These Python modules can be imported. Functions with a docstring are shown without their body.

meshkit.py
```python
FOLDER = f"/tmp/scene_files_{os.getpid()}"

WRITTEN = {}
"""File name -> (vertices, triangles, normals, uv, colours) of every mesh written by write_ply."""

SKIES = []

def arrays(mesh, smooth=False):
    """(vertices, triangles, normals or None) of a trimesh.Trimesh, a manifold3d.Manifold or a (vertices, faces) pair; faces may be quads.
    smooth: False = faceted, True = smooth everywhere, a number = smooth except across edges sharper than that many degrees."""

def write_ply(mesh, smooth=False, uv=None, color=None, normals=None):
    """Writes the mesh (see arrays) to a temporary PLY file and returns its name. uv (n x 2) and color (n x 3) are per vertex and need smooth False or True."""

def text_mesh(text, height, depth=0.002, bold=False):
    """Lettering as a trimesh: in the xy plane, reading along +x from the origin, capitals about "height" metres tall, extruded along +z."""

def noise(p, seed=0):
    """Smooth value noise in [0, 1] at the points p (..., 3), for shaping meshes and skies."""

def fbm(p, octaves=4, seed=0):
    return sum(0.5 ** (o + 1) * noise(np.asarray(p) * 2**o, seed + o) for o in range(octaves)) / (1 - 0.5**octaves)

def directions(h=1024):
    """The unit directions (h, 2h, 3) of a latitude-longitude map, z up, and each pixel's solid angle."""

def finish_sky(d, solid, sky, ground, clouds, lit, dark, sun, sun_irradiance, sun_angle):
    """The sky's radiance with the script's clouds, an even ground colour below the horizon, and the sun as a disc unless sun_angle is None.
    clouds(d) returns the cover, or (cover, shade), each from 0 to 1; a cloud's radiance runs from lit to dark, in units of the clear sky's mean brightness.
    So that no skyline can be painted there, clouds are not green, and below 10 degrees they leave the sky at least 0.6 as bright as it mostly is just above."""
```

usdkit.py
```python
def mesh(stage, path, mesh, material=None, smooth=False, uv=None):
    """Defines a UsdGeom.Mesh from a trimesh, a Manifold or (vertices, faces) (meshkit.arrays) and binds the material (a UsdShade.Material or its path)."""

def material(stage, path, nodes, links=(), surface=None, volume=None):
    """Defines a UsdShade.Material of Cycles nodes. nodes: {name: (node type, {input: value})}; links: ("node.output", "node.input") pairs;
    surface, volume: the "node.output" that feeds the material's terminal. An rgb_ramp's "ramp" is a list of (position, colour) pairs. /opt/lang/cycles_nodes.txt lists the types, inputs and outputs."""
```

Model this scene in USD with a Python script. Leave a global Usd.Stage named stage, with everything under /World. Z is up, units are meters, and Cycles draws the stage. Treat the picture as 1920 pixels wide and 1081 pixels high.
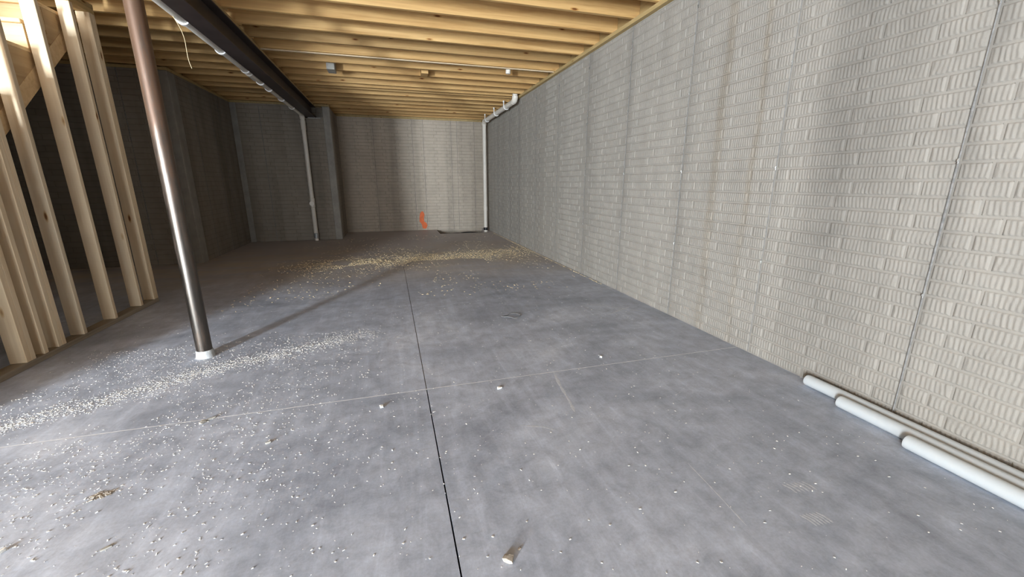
import math, random
import numpy as np
import trimesh
import usdkit, meshkit
from shapely.geometry import Polygon, box as sbox
from pxr import Usd, UsdGeom, UsdLux, UsdShade, Gf, Sdf

stage = Usd.Stage.CreateInMemory()
UsdGeom.SetStageUpAxis(stage, UsdGeom.Tokens.z)
UsdGeom.SetStageMetersPerUnit(stage, 1.0)
UsdGeom.Xform.Define(stage, '/World')
UsdGeom.Scope.Define(stage, '/World/Looks')
rng = np.random.default_rng(11)
rnd = random.Random(5)

# ------------------------------------------------------------------ camera
EYE = np.array([0.0, 0.0, 1.17])
PITCH, YAW, FPX = math.radians(14.57), math.radians(16.42), 762.3
cy_, sy_, cp_, sp_ = math.cos(YAW), math.sin(YAW), math.cos(PITCH), math.sin(PITCH)
RT = np.array([cy_, -sy_, 0.0]); FW = np.array([sy_ * cp_, cy_ * cp_, -sp_]); UP = np.cross(RT, FW)
cam = UsdGeom.Camera.Define(stage, '/World/camera')
cam.CreateHorizontalApertureAttr(36.0)
cam.CreateVerticalApertureAttr(36.0 * 1081 / 1920)
cam.CreateFocalLengthAttr(36.0 * FPX / 1920)
cam.CreateClippingRangeAttr(Gf.Vec2f(0.05, 200.0))
cam.CreateExposureAttr(0.34)
M = Gf.Matrix4d(*RT, 0, *UP, 0, *(-FW), 0, *EYE, 1)
cam.AddTransformOp().Set(M)

# ------------------------------------------------------------------ daylight
dome = UsdLux.DomeLight.Define(stage, '/World/sky')
dome.CreateIntensityAttr(0.85)
dome.CreateColorAttr(Gf.Vec3f(1.0, 0.96, 0.90))


def daylight(name, x0, x1, y, z0, z1, power, color, down=0.0):
    """Daylight entering an opening of the front wall, heading +y into the room."""
    l = UsdLux.RectLight.Define(stage, '/World/' + name)
    l.CreateWidthAttr(x1 - x0); l.CreateHeightAttr(z1 - z0)
    l.CreateIntensityAttr(power); l.CreateColorAttr(Gf.Vec3f(*color))
    l.AddTranslateOp().Set(Gf.Vec3d((x0 + x1) / 2, y, (z0 + z1) / 2)); l.AddRotateXOp().Set(90.0 - down)


DOORS = [(-5.22, -4.58, 0.06, 2.25), (-3.9, -0.6, 0.06, 2.25)]
daylight('side_daylight', -5.22, -4.58, -4.1, 0.06, 2.25, 310.0, (0.82, 0.915, 1.0), 8.0)
daylight('entry_daylight', -3.9, -0.6, -4.1, 0.06, 2.25, 8.0, (0.76, 0.88, 1.0), 28.0)

# ------------------------------------------------------------------ helpers
USED = {}


def path_for(name, parent='/World'):
    key = (parent, name)
    n = USED.get(key, -1) + 1
    USED[key] = n
    return parent + '/' + (name if n == 0 else f'{name}_{n:03d}')


def tag(prim, label=None, cat=None, group=None, kind=None):
    for k, v in (('label', label), ('category', cat), ('group', group), ('kind', kind)):
        if v:
            prim.SetCustomDataByKey(k, v)
    return prim


class Thing:
    """An Xform at the thing's base; its parts are given in world coordinates."""

    def __init__(self, name, loc=(0, 0, 0), label=None, cat=None, group=None, kind=None):
        self.path = path_for(name)
        self.loc = np.array(loc, float)
        x = UsdGeom.Xform.Define(stage, self.path)
        x.AddTranslateOp().Set(Gf.Vec3d(*map(float, loc)))
        self.prim = tag(x.GetPrim(), label, cat, group, kind)

    def part(self, name, mesh, mat, smooth=False, label=None, kind=None, under=None):
        v, f = arr(mesh)
        p = path_for(name, under or self.path)
        m = usdkit.mesh(stage, p, trimesh.Trimesh(v - self.loc, f, process=False), mat, smooth=smooth)
        tag(m.GetPrim(), label, None, None, kind)
        return p


def arr(mesh):
    if isinstance(mesh, tuple):
        return np.asarray(mesh[0], float), np.asarray(mesh[1], int)
    return np.array(mesh.vertices, float), np.array(mesh.faces, int)


def single(name, mesh, mat, label, cat, group=None, kind=None, smooth=False, loc=None):
    """A thing that is one mesh, its origin at its base."""
    v, f = arr(mesh)
    if loc is None:
        loc = np.array([(v[:, 0].min() + v[:, 0].max()) / 2, (v[:, 1].min() + v[:, 1].max()) / 2, v[:, 2].min()])
    p = path_for(name)
    m = usdkit.mesh(stage, p, trimesh.Trimesh(v - loc, f, process=False), mat, smooth=smooth)
    m.AddTranslateOp().Set(Gf.Vec3d(*map(float, loc)))
    return tag(m.GetPrim(), label, cat, group, kind)


def cat_(*ms):
    vs, fs, n = [], [], 0
    for m in ms:
        v, f = arr(m)
        vs.append(v); fs.append(f + n); n += len(v)
    return np.vstack(vs), np.vstack(fs)


def box(x0, x1, y0, y1, z0, z1, b=0.0):
    if b <= 0:
        m = trimesh.creation.box([x1 - x0, y1 - y0, z1 - z0])
        m.apply_translation([(x0 + x1) / 2, (y0 + y1) / 2, (z0 + z1) / 2])
        return m
    pts = []
    for i, x in enumerate((x0, x1)):
        for j, y in enumerate((y0, y1)):
            for k, z in enumerate((z0, z1)):
                sx, sy, sz = (1, -1)[i] * b, (1, -1)[j] * b, (1, -1)[k] * b
                pts += [(x + sx, y + sy, z), (x + sx, y, z + sz), (x, y + sy, z + sz)]
    return trimesh.convex.convex_hull(np.array(pts))


def tube(path, r, n=16, caps=True, r_in=None):
    """A round tube swept along a path of points; hollow if r_in is given."""
    P = np.asarray(path, float)
    T = np.gradient(P, axis=0); T /= np.linalg.norm(T, axis=1, keepdims=True)
    ref = np.array([0, 0, 1.0]) if abs(T[0][2]) < 0.9 else np.array([1.0, 0, 0])
    N = ref - T[0] * (ref @ T[0]); N /= np.linalg.norm(N)
    rings = []
    a = np.linspace(0, 2 * np.pi, n, endpoint=False)
    rr = np.broadcast_to(np.asarray(r, float), (len(P),))
    Ns = []
    for i in range(len(P)):
        N = N - T[i] * (N @ T[i]); N /= np.linalg.norm(N); Ns.append(N)

    def shell(rad, flip):
        v = np.vstack([P[i] + rad[i] * (np.cos(a)[:, None] * Ns[i] + np.sin(a)[:, None] * np.cross(T[i], Ns[i])) for i in range(len(P))])
        f = []
        for i in range(len(P) - 1):
            for j in range(n):
                p, q = i * n + j, i * n + (j + 1) % n
                f += [(p, q, q + n), (p, q + n, p + n)]
        f = np.array(f)
        return v, f[:, ::-1] if flip else f

    v, f = shell(rr, False)
    L = len(v)
    if r_in is None:
        if caps:
            v = np.vstack([v, P[0], P[-1]]); e = []
            for j in range(n):
                e += [(L, (j + 1) % n, j), (L + 1, L - n + j, L - n + (j + 1) % n)]
            f = np.vstack([f, e])
        return v, f
    vi, fi = shell(np.broadcast_to(np.asarray(r_in, float), (len(P),)), True)
    e = []
    for j in range(n):
        k = (j + 1) % n
        e += [(j, L + j, L + k), (j, L + k, k), (L - n + j, L - n + k, 2 * L - n + k), (L - n + j, 2 * L - n + k, 2 * L - n + j)]
    return np.vstack([v, vi]), np.vstack([f, fi + L, np.array(e)])


def arc(c, r, a0, a1, u, w, n=10):
    a = np.linspace(a0, a1, n)[:, None]
    return np.asarray(c, float) + r * (np.cos(a) * np.asarray(u, float) + np.sin(a) * np.asarray(w, float))


def prism(poly, z0, z1):
    m = trimesh.creation.extrude_polygon(poly, z1 - z0, engine='earcut')
    m.apply_translation([0, 0, z0])
    return m


def pix(p):
    q = np.asarray(p, float) - EYE
    d = q @ FW
    return np.stack([960 + FPX * (q @ RT) / d, 540.5 - FPX * (q @ UP) / d], -1), d


# ------------------------------------------------------------------ materials
def look(name, nodes, links, surface='p.BSDF'):
    return usdkit.material(stage, '/World/Looks/' + name, nodes, links, surface=surface)


def plain(name, color, rough=0.5, metal=0.0, spec=0.5, vary=0.0, scale=12, bump=0.0):
    nodes = {'g': ('geometry', {}), 'n': ('noise_texture', {'scale': scale, 'detail': 5, 'roughness': 0.6}),
             'r': ('rgb_ramp', {'ramp': [(0.3, tuple(c * (1 - vary) for c in color)), (0.7, tuple(min(1, c * (1 + vary)) for c in color))]}),
             'p': ('principled_bsdf', {'roughness': rough, 'metallic': metal, 'specular_ior_level': spec})}
    links = [('g.position', 'n.vector'), ('n.fac', 'r.fac'), ('r.color', 'p.base_color')]
    if bump:
        nodes['b'] = ('bump', {'strength': 1.0, 'distance': bump})
        links += [('n.fac', 'b.height'), ('b.normal', 'p.normal')]
    return look(name, nodes, links)


def lumber(name, axis, dark, light, rough=0.62, tone=0.25, knots=True):
    """Sawn softwood: grain along one axis, knots, each board with a tone of its own."""
    s = [22.0, 22.0, 22.0]; s[axis] = 0.9
    k = [9.0, 9.0, 9.0]; k[axis] = 2.6
    nodes = {'g': ('geometry', {}), 'o': ('object_info', {}),
             'ov': ('combine_xyz', {}), 'om': ('math', {'math_type': 'multiply', 'value2': 37.0}),
             'add': ('vector_math', {'math_type': 'add'}),
             'm': ('mapping', {'scale': tuple(s)}), 'n': ('noise_texture', {'scale': 1.0, 'detail': 6, 'roughness': 0.62, 'distortion': 0.6}),
             'r': ('rgb_ramp', {'ramp': [(0.25, dark), (0.5, tuple((a + b) / 2 * 1.04 for a, b in zip(dark, light))), (0.72, light)]}),
             'mk': ('mapping', {'scale': tuple(k)}), 'v': ('voronoi_texture', {'scale': 1.0, 'randomness': 1.0}),
             'rk': ('rgb_ramp', {'ramp': [(0.0, (0.16, 0.08, 0.035)), (0.05, (0.28, 0.15, 0.07)), (0.085, (0.78, 0.66, 0.50)), (0.13, (1, 1, 1))]}),
             'mul': ('mix_color', {'blend_type': 'multiply', 'fac': 1.0 if knots else 0.0}),
             'tr': ('rgb_ramp', {'ramp': [(0.0, (1 - tone,) * 3), (0.5, (1.0, 0.97, 0.93)), (1.0, (1.0 + tone * 0.3,) * 3)]}),
             'mul2': ('mix_color', {'blend_type': 'multiply', 'fac': 1.0, 'use_clamp_result': False}),
             'b': ('bump', {'strength': 0.5, 'distance': 0.002}),
             'p': ('principled_bsdf', {'roughness': rough, 'specular_ior_level': 0.3})}
    links = [('o.random', 'om.value1'), ('om.value', 'ov.x'), ('om.value', 'ov.y'), ('om.value', 'ov.z'), ('g.position', 'add.vector1'), ('ov.vector', 'add.vector2'),
             ('add.vector', 'm.vector'), ('m.vector', 'n.vector'), ('n.fac', 'r.fac'), ('add.vector', 'mk.vector'), ('mk.vector', 'v.vector'), ('v.distance', 'rk.fac'),
             ('r.color', 'mul.a'), ('rk.color', 'mul.b'), ('o.random', 'tr.fac'), ('mul.result', 'mul2.a'), ('tr.color', 'mul2.b'), ('mul2.result', 'p.base_color'),
             ('n.fac', 'b.height'), ('b.normal', 'p.normal')]
    return look(name, nodes, links)


joist_wood = lumber('joist_wood', 0, (0.40, 0.215, 0.072), (0.72, 0.475, 0.205), tone=0.30)
pale_wood = lumber('pale_wood', 0, (0.62, 0.48, 0.30), (0.84, 0.70, 0.50), tone=0.05, knots=False)
stud_wood = lumber('stud_wood', 2, (0.68, 0.53, 0.34), (0.86, 0.73, 0.53), tone=0.12)
old_plate = lumber('old_plate', 1, (0.26, 0.22, 0.17), (0.38, 0.33, 0.26), tone=0.1, knots=False)
stair_wood = lumber('stair_wood', 0, (0.60, 0.42, 0.22), (0.80, 0.62, 0.38), tone=0.12)
stringer_wood = lumber('stringer_wood', 1, (0.50, 0.33, 0.16), (0.68, 0.48, 0.27), tone=0.25)
plate_wood = lumber('plate_wood', 1, (0.42, 0.30, 0.13), (0.58, 0.42, 0.20), tone=0.15)


def concrete(name, base, bands=None, axis=1, brick=None, mottle=0.10, streak=0.22, rough=0.8, warm_low=None):
    """Cast concrete: mottling, vertical streaks left by the forms, and stain bands at set places (position along the wall, factor)."""
    s = [1.6, 1.6, 1.6]; s[2] = 0.10
    nodes = {'g': ('geometry', {}), 'sep': ('separate_xyz', {}),
             'm': ('mapping', {'scale': tuple(s)}), 'n': ('noise_texture', {'scale': 1.6, 'detail': 4, 'roughness': 0.55}),
             'rs': ('rgb_ramp', {'ramp': [(0.28, (1 - streak, 1 - streak * 1.02, 1 - streak * 1.05)), (0.5, (1, 1, 1)), (0.75, (1.0 + streak * 0.4,) * 3)]}),
             'n2': ('noise_texture', {'scale': 5.5, 'detail': 8, 'roughness': 0.68}),
             'rm': ('rgb_ramp', {'ramp': [(0.3, (1 - mottle,) * 3), (0.7, (1 + mottle,) * 3)]}),
             'base': ('mix_color', {'blend_type': 'multiply', 'fac': 1.0, 'a': base, 'use_clamp_result': False}),
             'mm': ('mix_color', {'blend_type': 'multiply', 'fac': 1.0, 'use_clamp_result': False}),
             'nf': ('noise_texture', {'scale': 160.0, 'detail': 3, 'roughness': 0.7}),
             'b': ('bump', {'strength': 0.6, 'distance': 0.0015}),
             'p': ('principled_bsdf', {'roughness': rough, 'specular_ior_level': 0.35})}
    links = [('g.position', 'sep.vector'), ('g.position', 'm.vector'), ('m.vector', 'n.vector'), ('n.fac', 'rs.fac'), ('rs.color', 'base.b'),
             ('g.position', 'n2.vector'), ('n2.fac', 'rm.fac'), ('base.result', 'mm.a'), ('rm.color', 'mm.b'), ('g.position', 'nf.vector'), ('nf.fac', 'b.height')]
    out = 'mm.result'
    coord = 'sep.' + 'xyz'[axis]
    if bands:
        lo, hi, stops = bands
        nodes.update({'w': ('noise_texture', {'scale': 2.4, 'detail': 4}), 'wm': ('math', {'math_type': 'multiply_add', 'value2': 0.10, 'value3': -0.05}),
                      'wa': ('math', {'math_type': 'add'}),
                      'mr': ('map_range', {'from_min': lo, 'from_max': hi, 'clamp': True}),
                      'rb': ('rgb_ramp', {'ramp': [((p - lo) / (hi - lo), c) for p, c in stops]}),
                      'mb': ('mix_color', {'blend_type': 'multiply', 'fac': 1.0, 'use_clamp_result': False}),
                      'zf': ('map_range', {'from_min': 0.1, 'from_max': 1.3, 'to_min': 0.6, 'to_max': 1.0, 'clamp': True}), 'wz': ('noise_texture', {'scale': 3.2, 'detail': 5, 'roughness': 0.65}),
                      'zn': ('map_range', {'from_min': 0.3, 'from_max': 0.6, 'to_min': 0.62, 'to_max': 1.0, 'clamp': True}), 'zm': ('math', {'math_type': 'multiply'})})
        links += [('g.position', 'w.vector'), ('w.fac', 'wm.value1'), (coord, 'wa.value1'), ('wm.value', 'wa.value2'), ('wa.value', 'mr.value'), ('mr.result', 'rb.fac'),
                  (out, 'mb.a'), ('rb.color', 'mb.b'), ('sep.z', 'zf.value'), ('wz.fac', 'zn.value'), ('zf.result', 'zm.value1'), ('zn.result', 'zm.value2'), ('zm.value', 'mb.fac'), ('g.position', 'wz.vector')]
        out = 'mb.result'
    if brick:
        nodes.update({'c': ('combine_xyz', {}), 'br': ('brick_texture', {'scale': 1.0, 'brick_width': 0.305, 'row_height': 0.0744, 'mortar_size': 0.006, 'mortar_smooth': 0.6, 'offset': 0.25,
                                                                      'color1': (1, 1, 1), 'color2': (0.97, 0.97, 0.97), 'mortar': (0.86, 0.86, 0.86)}),
                      'mbr': ('mix_color', {'blend_type': 'multiply', 'fac': brick, 'use_clamp_result': False}),
                      'b2': ('bump', {'strength': 0.8, 'distance': 0.005, 'invert': True})})
        links += [(coord, 'c.x'), ('sep.z', 'c.y'), ('c.vector', 'br.vector'), (out, 'mbr.a'), ('br.color', 'mbr.b'), ('br.fac', 'b2.height'), ('b.normal', 'b2.normal'), ('b2.normal', 'p.normal')]
        out = 'mbr.result'
    else:
        links.append(('b.normal', 'p.normal'))
    links.append((out, 'p.base_color'))
    return look(name, nodes, links)


def g(v, t=(1, 1, 1)):
    return tuple(v * k for k in t)


BR = (1.0, 0.955, 0.89)
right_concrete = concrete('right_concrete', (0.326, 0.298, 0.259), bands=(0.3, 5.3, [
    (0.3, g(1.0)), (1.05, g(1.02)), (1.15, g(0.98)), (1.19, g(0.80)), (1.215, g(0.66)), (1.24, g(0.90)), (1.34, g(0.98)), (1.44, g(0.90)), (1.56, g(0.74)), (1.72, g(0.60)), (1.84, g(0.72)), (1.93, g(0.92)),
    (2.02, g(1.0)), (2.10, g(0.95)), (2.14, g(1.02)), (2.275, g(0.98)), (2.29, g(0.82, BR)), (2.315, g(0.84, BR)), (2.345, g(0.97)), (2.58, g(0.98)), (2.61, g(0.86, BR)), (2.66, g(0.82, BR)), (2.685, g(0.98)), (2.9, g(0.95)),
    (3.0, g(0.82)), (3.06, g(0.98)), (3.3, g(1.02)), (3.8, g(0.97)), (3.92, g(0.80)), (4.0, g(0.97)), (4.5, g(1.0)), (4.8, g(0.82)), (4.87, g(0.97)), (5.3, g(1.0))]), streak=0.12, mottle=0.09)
seam_grey = plain('seam_grey', (0.27, 0.245, 0.215), 0.9, vary=0.3, scale=20)
seam_dark = plain('seam_dark', (0.22, 0.212, 0.20), 0.9, vary=0.3, scale=40)
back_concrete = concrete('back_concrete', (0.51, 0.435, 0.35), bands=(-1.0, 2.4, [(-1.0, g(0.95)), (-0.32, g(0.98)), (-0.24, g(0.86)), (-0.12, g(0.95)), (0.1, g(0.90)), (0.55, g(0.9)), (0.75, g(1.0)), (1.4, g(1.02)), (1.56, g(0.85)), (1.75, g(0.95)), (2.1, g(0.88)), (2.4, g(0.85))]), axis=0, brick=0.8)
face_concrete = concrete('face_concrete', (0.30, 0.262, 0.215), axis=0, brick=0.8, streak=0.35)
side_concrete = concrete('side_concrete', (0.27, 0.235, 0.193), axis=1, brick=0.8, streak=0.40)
smooth_concrete = concrete('smooth_concrete', (0.35, 0.33, 0.295), streak=0.2, mottle=0.18)

# floor slab: bluish grey trowelled concrete, burnished patches, tan sawdust dust film in the far patch
nodes = {'g': ('geometry', {}), 'sep': ('separate_xyz', {}),
         'm1': ('mapping', {'scale': (0.55, 0.8, 1.0), 'rotation': (0, 0, 0.5)}), 'n1': ('noise_texture', {'scale': 1.5, 'detail': 6, 'roughness': 0.6, 'distortion': 0.7}),
         'r1': ('rgb_ramp', {'ramp': [(0.28, (0.25, 0.278, 0.335)), (0.43, (0.39, 0.425, 0.50)), (0.56, (0.48, 0.518, 0.60)), (0.72, (0.63, 0.665, 0.74))]}),
         'n2': ('noise_texture', {'scale': 9.0, 'detail': 8, 'roughness': 0.7, 'distortion': 0.4}), 'r2': ('rgb_ramp', {'ramp': [(0.3, (0.76, 0.76, 0.77)), (0.5, (1.0, 1.0, 1.0)), (0.7, (1.2, 1.2, 1.2))]}),
         'm5': ('mapping', {'scale': (9.0, 1.1, 1.0), 'rotation': (0, 0, 0.45)}), 'n5': ('noise_texture', {'scale': 1.4, 'detail': 7, 'roughness': 0.7, 'distortion': 0.8}), 'r5': ('rgb_ramp', {'ramp': [(0.32, (0.88, 0.88, 0.88)), (0.55, (1, 1, 1)), (0.7, (1.16, 1.16, 1.16))]}),
         'mul5': ('mix_color', {'blend_type': 'multiply', 'fac': 1.0, 'use_clamp_result': False}),
         'mul': ('mix_color', {'blend_type': 'multiply', 'fac': 1.0, 'use_clamp_result': False}),
         'n4': ('noise_texture', {'scale': 90.0, 'detail': 4, 'roughness': 0.7}), 'r4': ('rgb_ramp', {'ramp': [(0.3, (0.9, 0.9, 0.9)), (0.7, (1.08, 1.08, 1.08))]}),
         'mul4': ('mix_color', {'blend_type': 'multiply', 'fac': 1.0, 'use_clamp_result': False}),
         # tan dust film
         'm3': ('mapping', {'scale': (0.6, 1.1, 1.0)}), 'n3': ('noise_texture', {'scale': 2.2, 'detail': 6, 'roughness': 0.65}),
         'dy': ('math', {'math_type': 'subtract', 'value2': 6.6}), 'da': ('math', {'math_type': 'absolute'}), 'dm': ('map_range', {'from_min': 0.25, 'from_max': 1.9, 'to_min': 1.0, 'to_max': 0.0, 'clamp': True}),
         'dn': ('map_range', {'from_min': 0.35, 'from_max': 0.62, 'to_min': 0.15, 'to_max': 1.0, 'clamp': True}), 'dd': ('math', {'math_type': 'multiply'}), 'd8': ('math', {'math_type': 'multiply', 'value2': 0.55}),
         'dust': ('mix_color', {'b': (0.68, 0.54, 0.34)}),
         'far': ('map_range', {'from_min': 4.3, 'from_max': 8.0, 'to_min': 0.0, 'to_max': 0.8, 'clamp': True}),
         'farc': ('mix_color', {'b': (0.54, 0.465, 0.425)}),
         'rr': ('map_range', {'from_min': 0.3, 'from_max': 0.7, 'to_min': 0.42, 'to_max': 0.62}),
         'b': ('bump', {'strength': 0.35, 'distance': 0.002}),
         'p': ('principled_bsdf', {'specular_ior_level': 0.45})}
links = [('g.position', 'sep.vector'), ('g.position', 'm1.vector'), ('m1.vector', 'n1.vector'), ('n1.fac', 'r1.fac'), ('g.position', 'n2.vector'), ('n2.fac', 'r2.fac'), ('r1.color', 'mul.a'), ('r2.color', 'mul.b'),
         ('g.position', 'n4.vector'), ('n4.fac', 'r4.fac'), ('mul.result', 'mul4.a'), ('r4.color', 'mul4.b'),
         ('g.position', 'm3.vector'), ('m3.vector', 'n3.vector'), ('sep.y', 'dy.value1'), ('dy.value', 'da.value1'), ('da.value', 'dm.value'), ('n3.fac', 'dn.value'), ('dm.result', 'dd.value1'), ('dn.result', 'dd.value2'), ('dd.value', 'd8.value1'),
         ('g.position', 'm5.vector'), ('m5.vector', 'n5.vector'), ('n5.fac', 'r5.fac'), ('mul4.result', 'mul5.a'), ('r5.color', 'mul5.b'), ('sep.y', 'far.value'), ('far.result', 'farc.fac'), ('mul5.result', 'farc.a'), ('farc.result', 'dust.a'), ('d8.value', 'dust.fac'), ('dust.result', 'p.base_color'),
         ('n2.fac', 'rr.value'), ('rr.result', 'p.roughness'), ('n2.fac', 'b.height'), ('b.normal', 'p.normal')]
floor_concrete = look('floor_concrete', nodes, links)
joint_dust = plain('joint_dust', (0.78, 0.78, 0.78), 0.9, vary=0.2, scale=20)
subgrade_dirt = plain('subgrade_dirt', (0.055, 0.046, 0.04), 0.95, vary=0.3, scale=14, bump=0.01)
pvc_white = plain('pvc_white', (0.78, 0.725, 0.64), 0.35, vary=0.05, scale=6)
pvc_clean = plain('pvc_clean', (0.52, 0.54, 0.54), 0.32, vary=0.02, scale=4)
hook_white = plain('hook_white', (0.86, 0.85, 0.82), 0.35)
black_plastic = plain('black_plastic', (0.015, 0.015, 0.016), 0.45)
steel_tie = plain('steel_tie', (0.55, 0.54, 0.52), 0.4, metal=1.0)
grey_steel = plain('grey_steel', (0.42, 0.43, 0.43), 0.45, metal=0.6, vary=0.1)
beam_paint = plain('beam_paint', (0.040, 0.028, 0.026), 0.48, vary=0.25, scale=7)
grout = plain('grout', (0.45, 0.455, 0.45), 0.85, vary=0.15, scale=30, bump=0.004)
orange_paint = plain('orange_paint', (0.83, 0.17, 0.045), 0.6, vary=0.12, scale=18)
straw = plain('straw', (0.62, 0.50, 0.30), 0.8)
flake_pale = plain('flake_pale', (0.88, 0.85, 0.79), 0.8, vary=0.15, scale=30)
flake_tan = plain('flake_tan', (0.85, 0.68, 0.42), 0.8, vary=0.2, scale=30)
chip_wood = plain('chip_wood', (0.40, 0.35, 0.29), 0.8, vary=0.35, scale=120)
strap_grey = plain('strap_grey', (0.16, 0.155, 0.15), 0.5)
scuff_dust = plain('scuff_dust', (0.56, 0.58, 0.62), 0.85, vary=0.15, scale=60)
osb = plain('osb', (0.55, 0.38, 0.19), 0.7, vary=0.3, scale=25)
grey_wood = plain('grey_wood', (0.34, 0.32, 0.28), 0.7, vary=0.2, scale=20)

nodes = {'g': ('geometry', {}), 'sep': ('separate_xyz', {}), 'm': ('mapping', {'scale': (16, 16, 2.2)}), 'n': ('noise_texture', {'scale': 2.0, 'detail': 8, 'roughness': 0.75}),
         'h': ('map_range', {'from_min': 0.9, 'from_max': 2.2, 'to_min': -0.10, 'to_max': 0.28, 'clamp': True}), 'a': ('math', {'math_type': 'add'}),
         'f': ('map_range', {'from_min': 0.40, 'from_max': 0.66, 'clamp': True}),
         'c': ('mix_color', {'a': (0.13, 0.115, 0.10), 'b': (0.125, 0.07, 0.042)}), 'ro': ('mix_float', {'a': 0.34, 'b': 0.5}), 'me': ('mix_float', {'a': 1.0, 'b': 0.35}),
         'b': ('bump', {'strength': 0.4, 'distance': 0.002}), 'p': ('principled_bsdf', {})}
links = [('g.position', 'sep.vector'), ('g.position', 'm.vector'), ('m.vector', 'n.vector'), ('sep.z', 'h.value'), ('n.fac', 'a.value1'), ('h.result', 'a.value2'), ('a.value', 'f.value'),
         ('f.result', 'c.fac'), ('f.result', 'ro.fac'), ('f.result', 'me.fac'), ('c.result', 'p.base_color'), ('ro.result', 'p.roughness'), ('me.result', 'p.metallic'), ('n.fac', 'b.height'), ('b.normal', 'p.normal')]
column_steel = look('column_steel', nodes, links)

# ------------------------------------------------------------------ the shell
W, ZT, YB, YL = 2.375, 2.634, 10.65, 9.42       # right wall, wall top, back wall, nearer left back wall
XR, XL, YA, XO = -1.03, -2.76, 7.10, -4.8        # jog return, left wall, wall beside the stair, outer left wall
YF = -4.2
ZJ, ZD = 2.672, 2.907                            # joist underside, deck underside


def structure(name, label):
    return Thing(name, (0, 0, 0), label, None, None, 'structure')


# floor: four slab panels between saw-cut joints
fl = structure('floor', 'bluish grey trowelled concrete slab floor with saw-cut control joints')
JX, JY, GAP = 0.130, 2.211, 0.0028
xs, ys = (-5.9, W + 0.1), (YF - 0.1, YB + 0.1)
pit = sbox(1.10, 9.735, 2.30, YB + 0.2)
for (a, b) in ((xs[0], JX - GAP), (JX + GAP, xs[1])):
    for (c, d) in ((ys[0], JY - GAP), (JY + GAP, ys[1])):
        poly = sbox(a, c, b, d).difference(pit)
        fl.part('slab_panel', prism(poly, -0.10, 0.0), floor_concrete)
fl.part('subgrade', box(xs[0], xs[1], ys[0], ys[1], -0.2, -0.105), subgrade_dirt, label='dark damp dirt bed under the slab, bare in the sump pit')
fl.part('joint_filler', box(xs[0], xs[1], JY - GAP, JY + GAP, -0.05, -0.0001), joint_dust, label='pale dust packed in the control joint that runs across the room')
fl.part('joint_filler', box(JX - GAP, JX + GAP, JY + 0.01, 6.0, -0.05, -0.003), seam_dark, label='dusty far length of the joint along the room')
fl.part('joint_filler', box(JX - GAP, JX + GAP, 6.0, ys[1], -0.05, -0.0002), floor_concrete)

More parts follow.
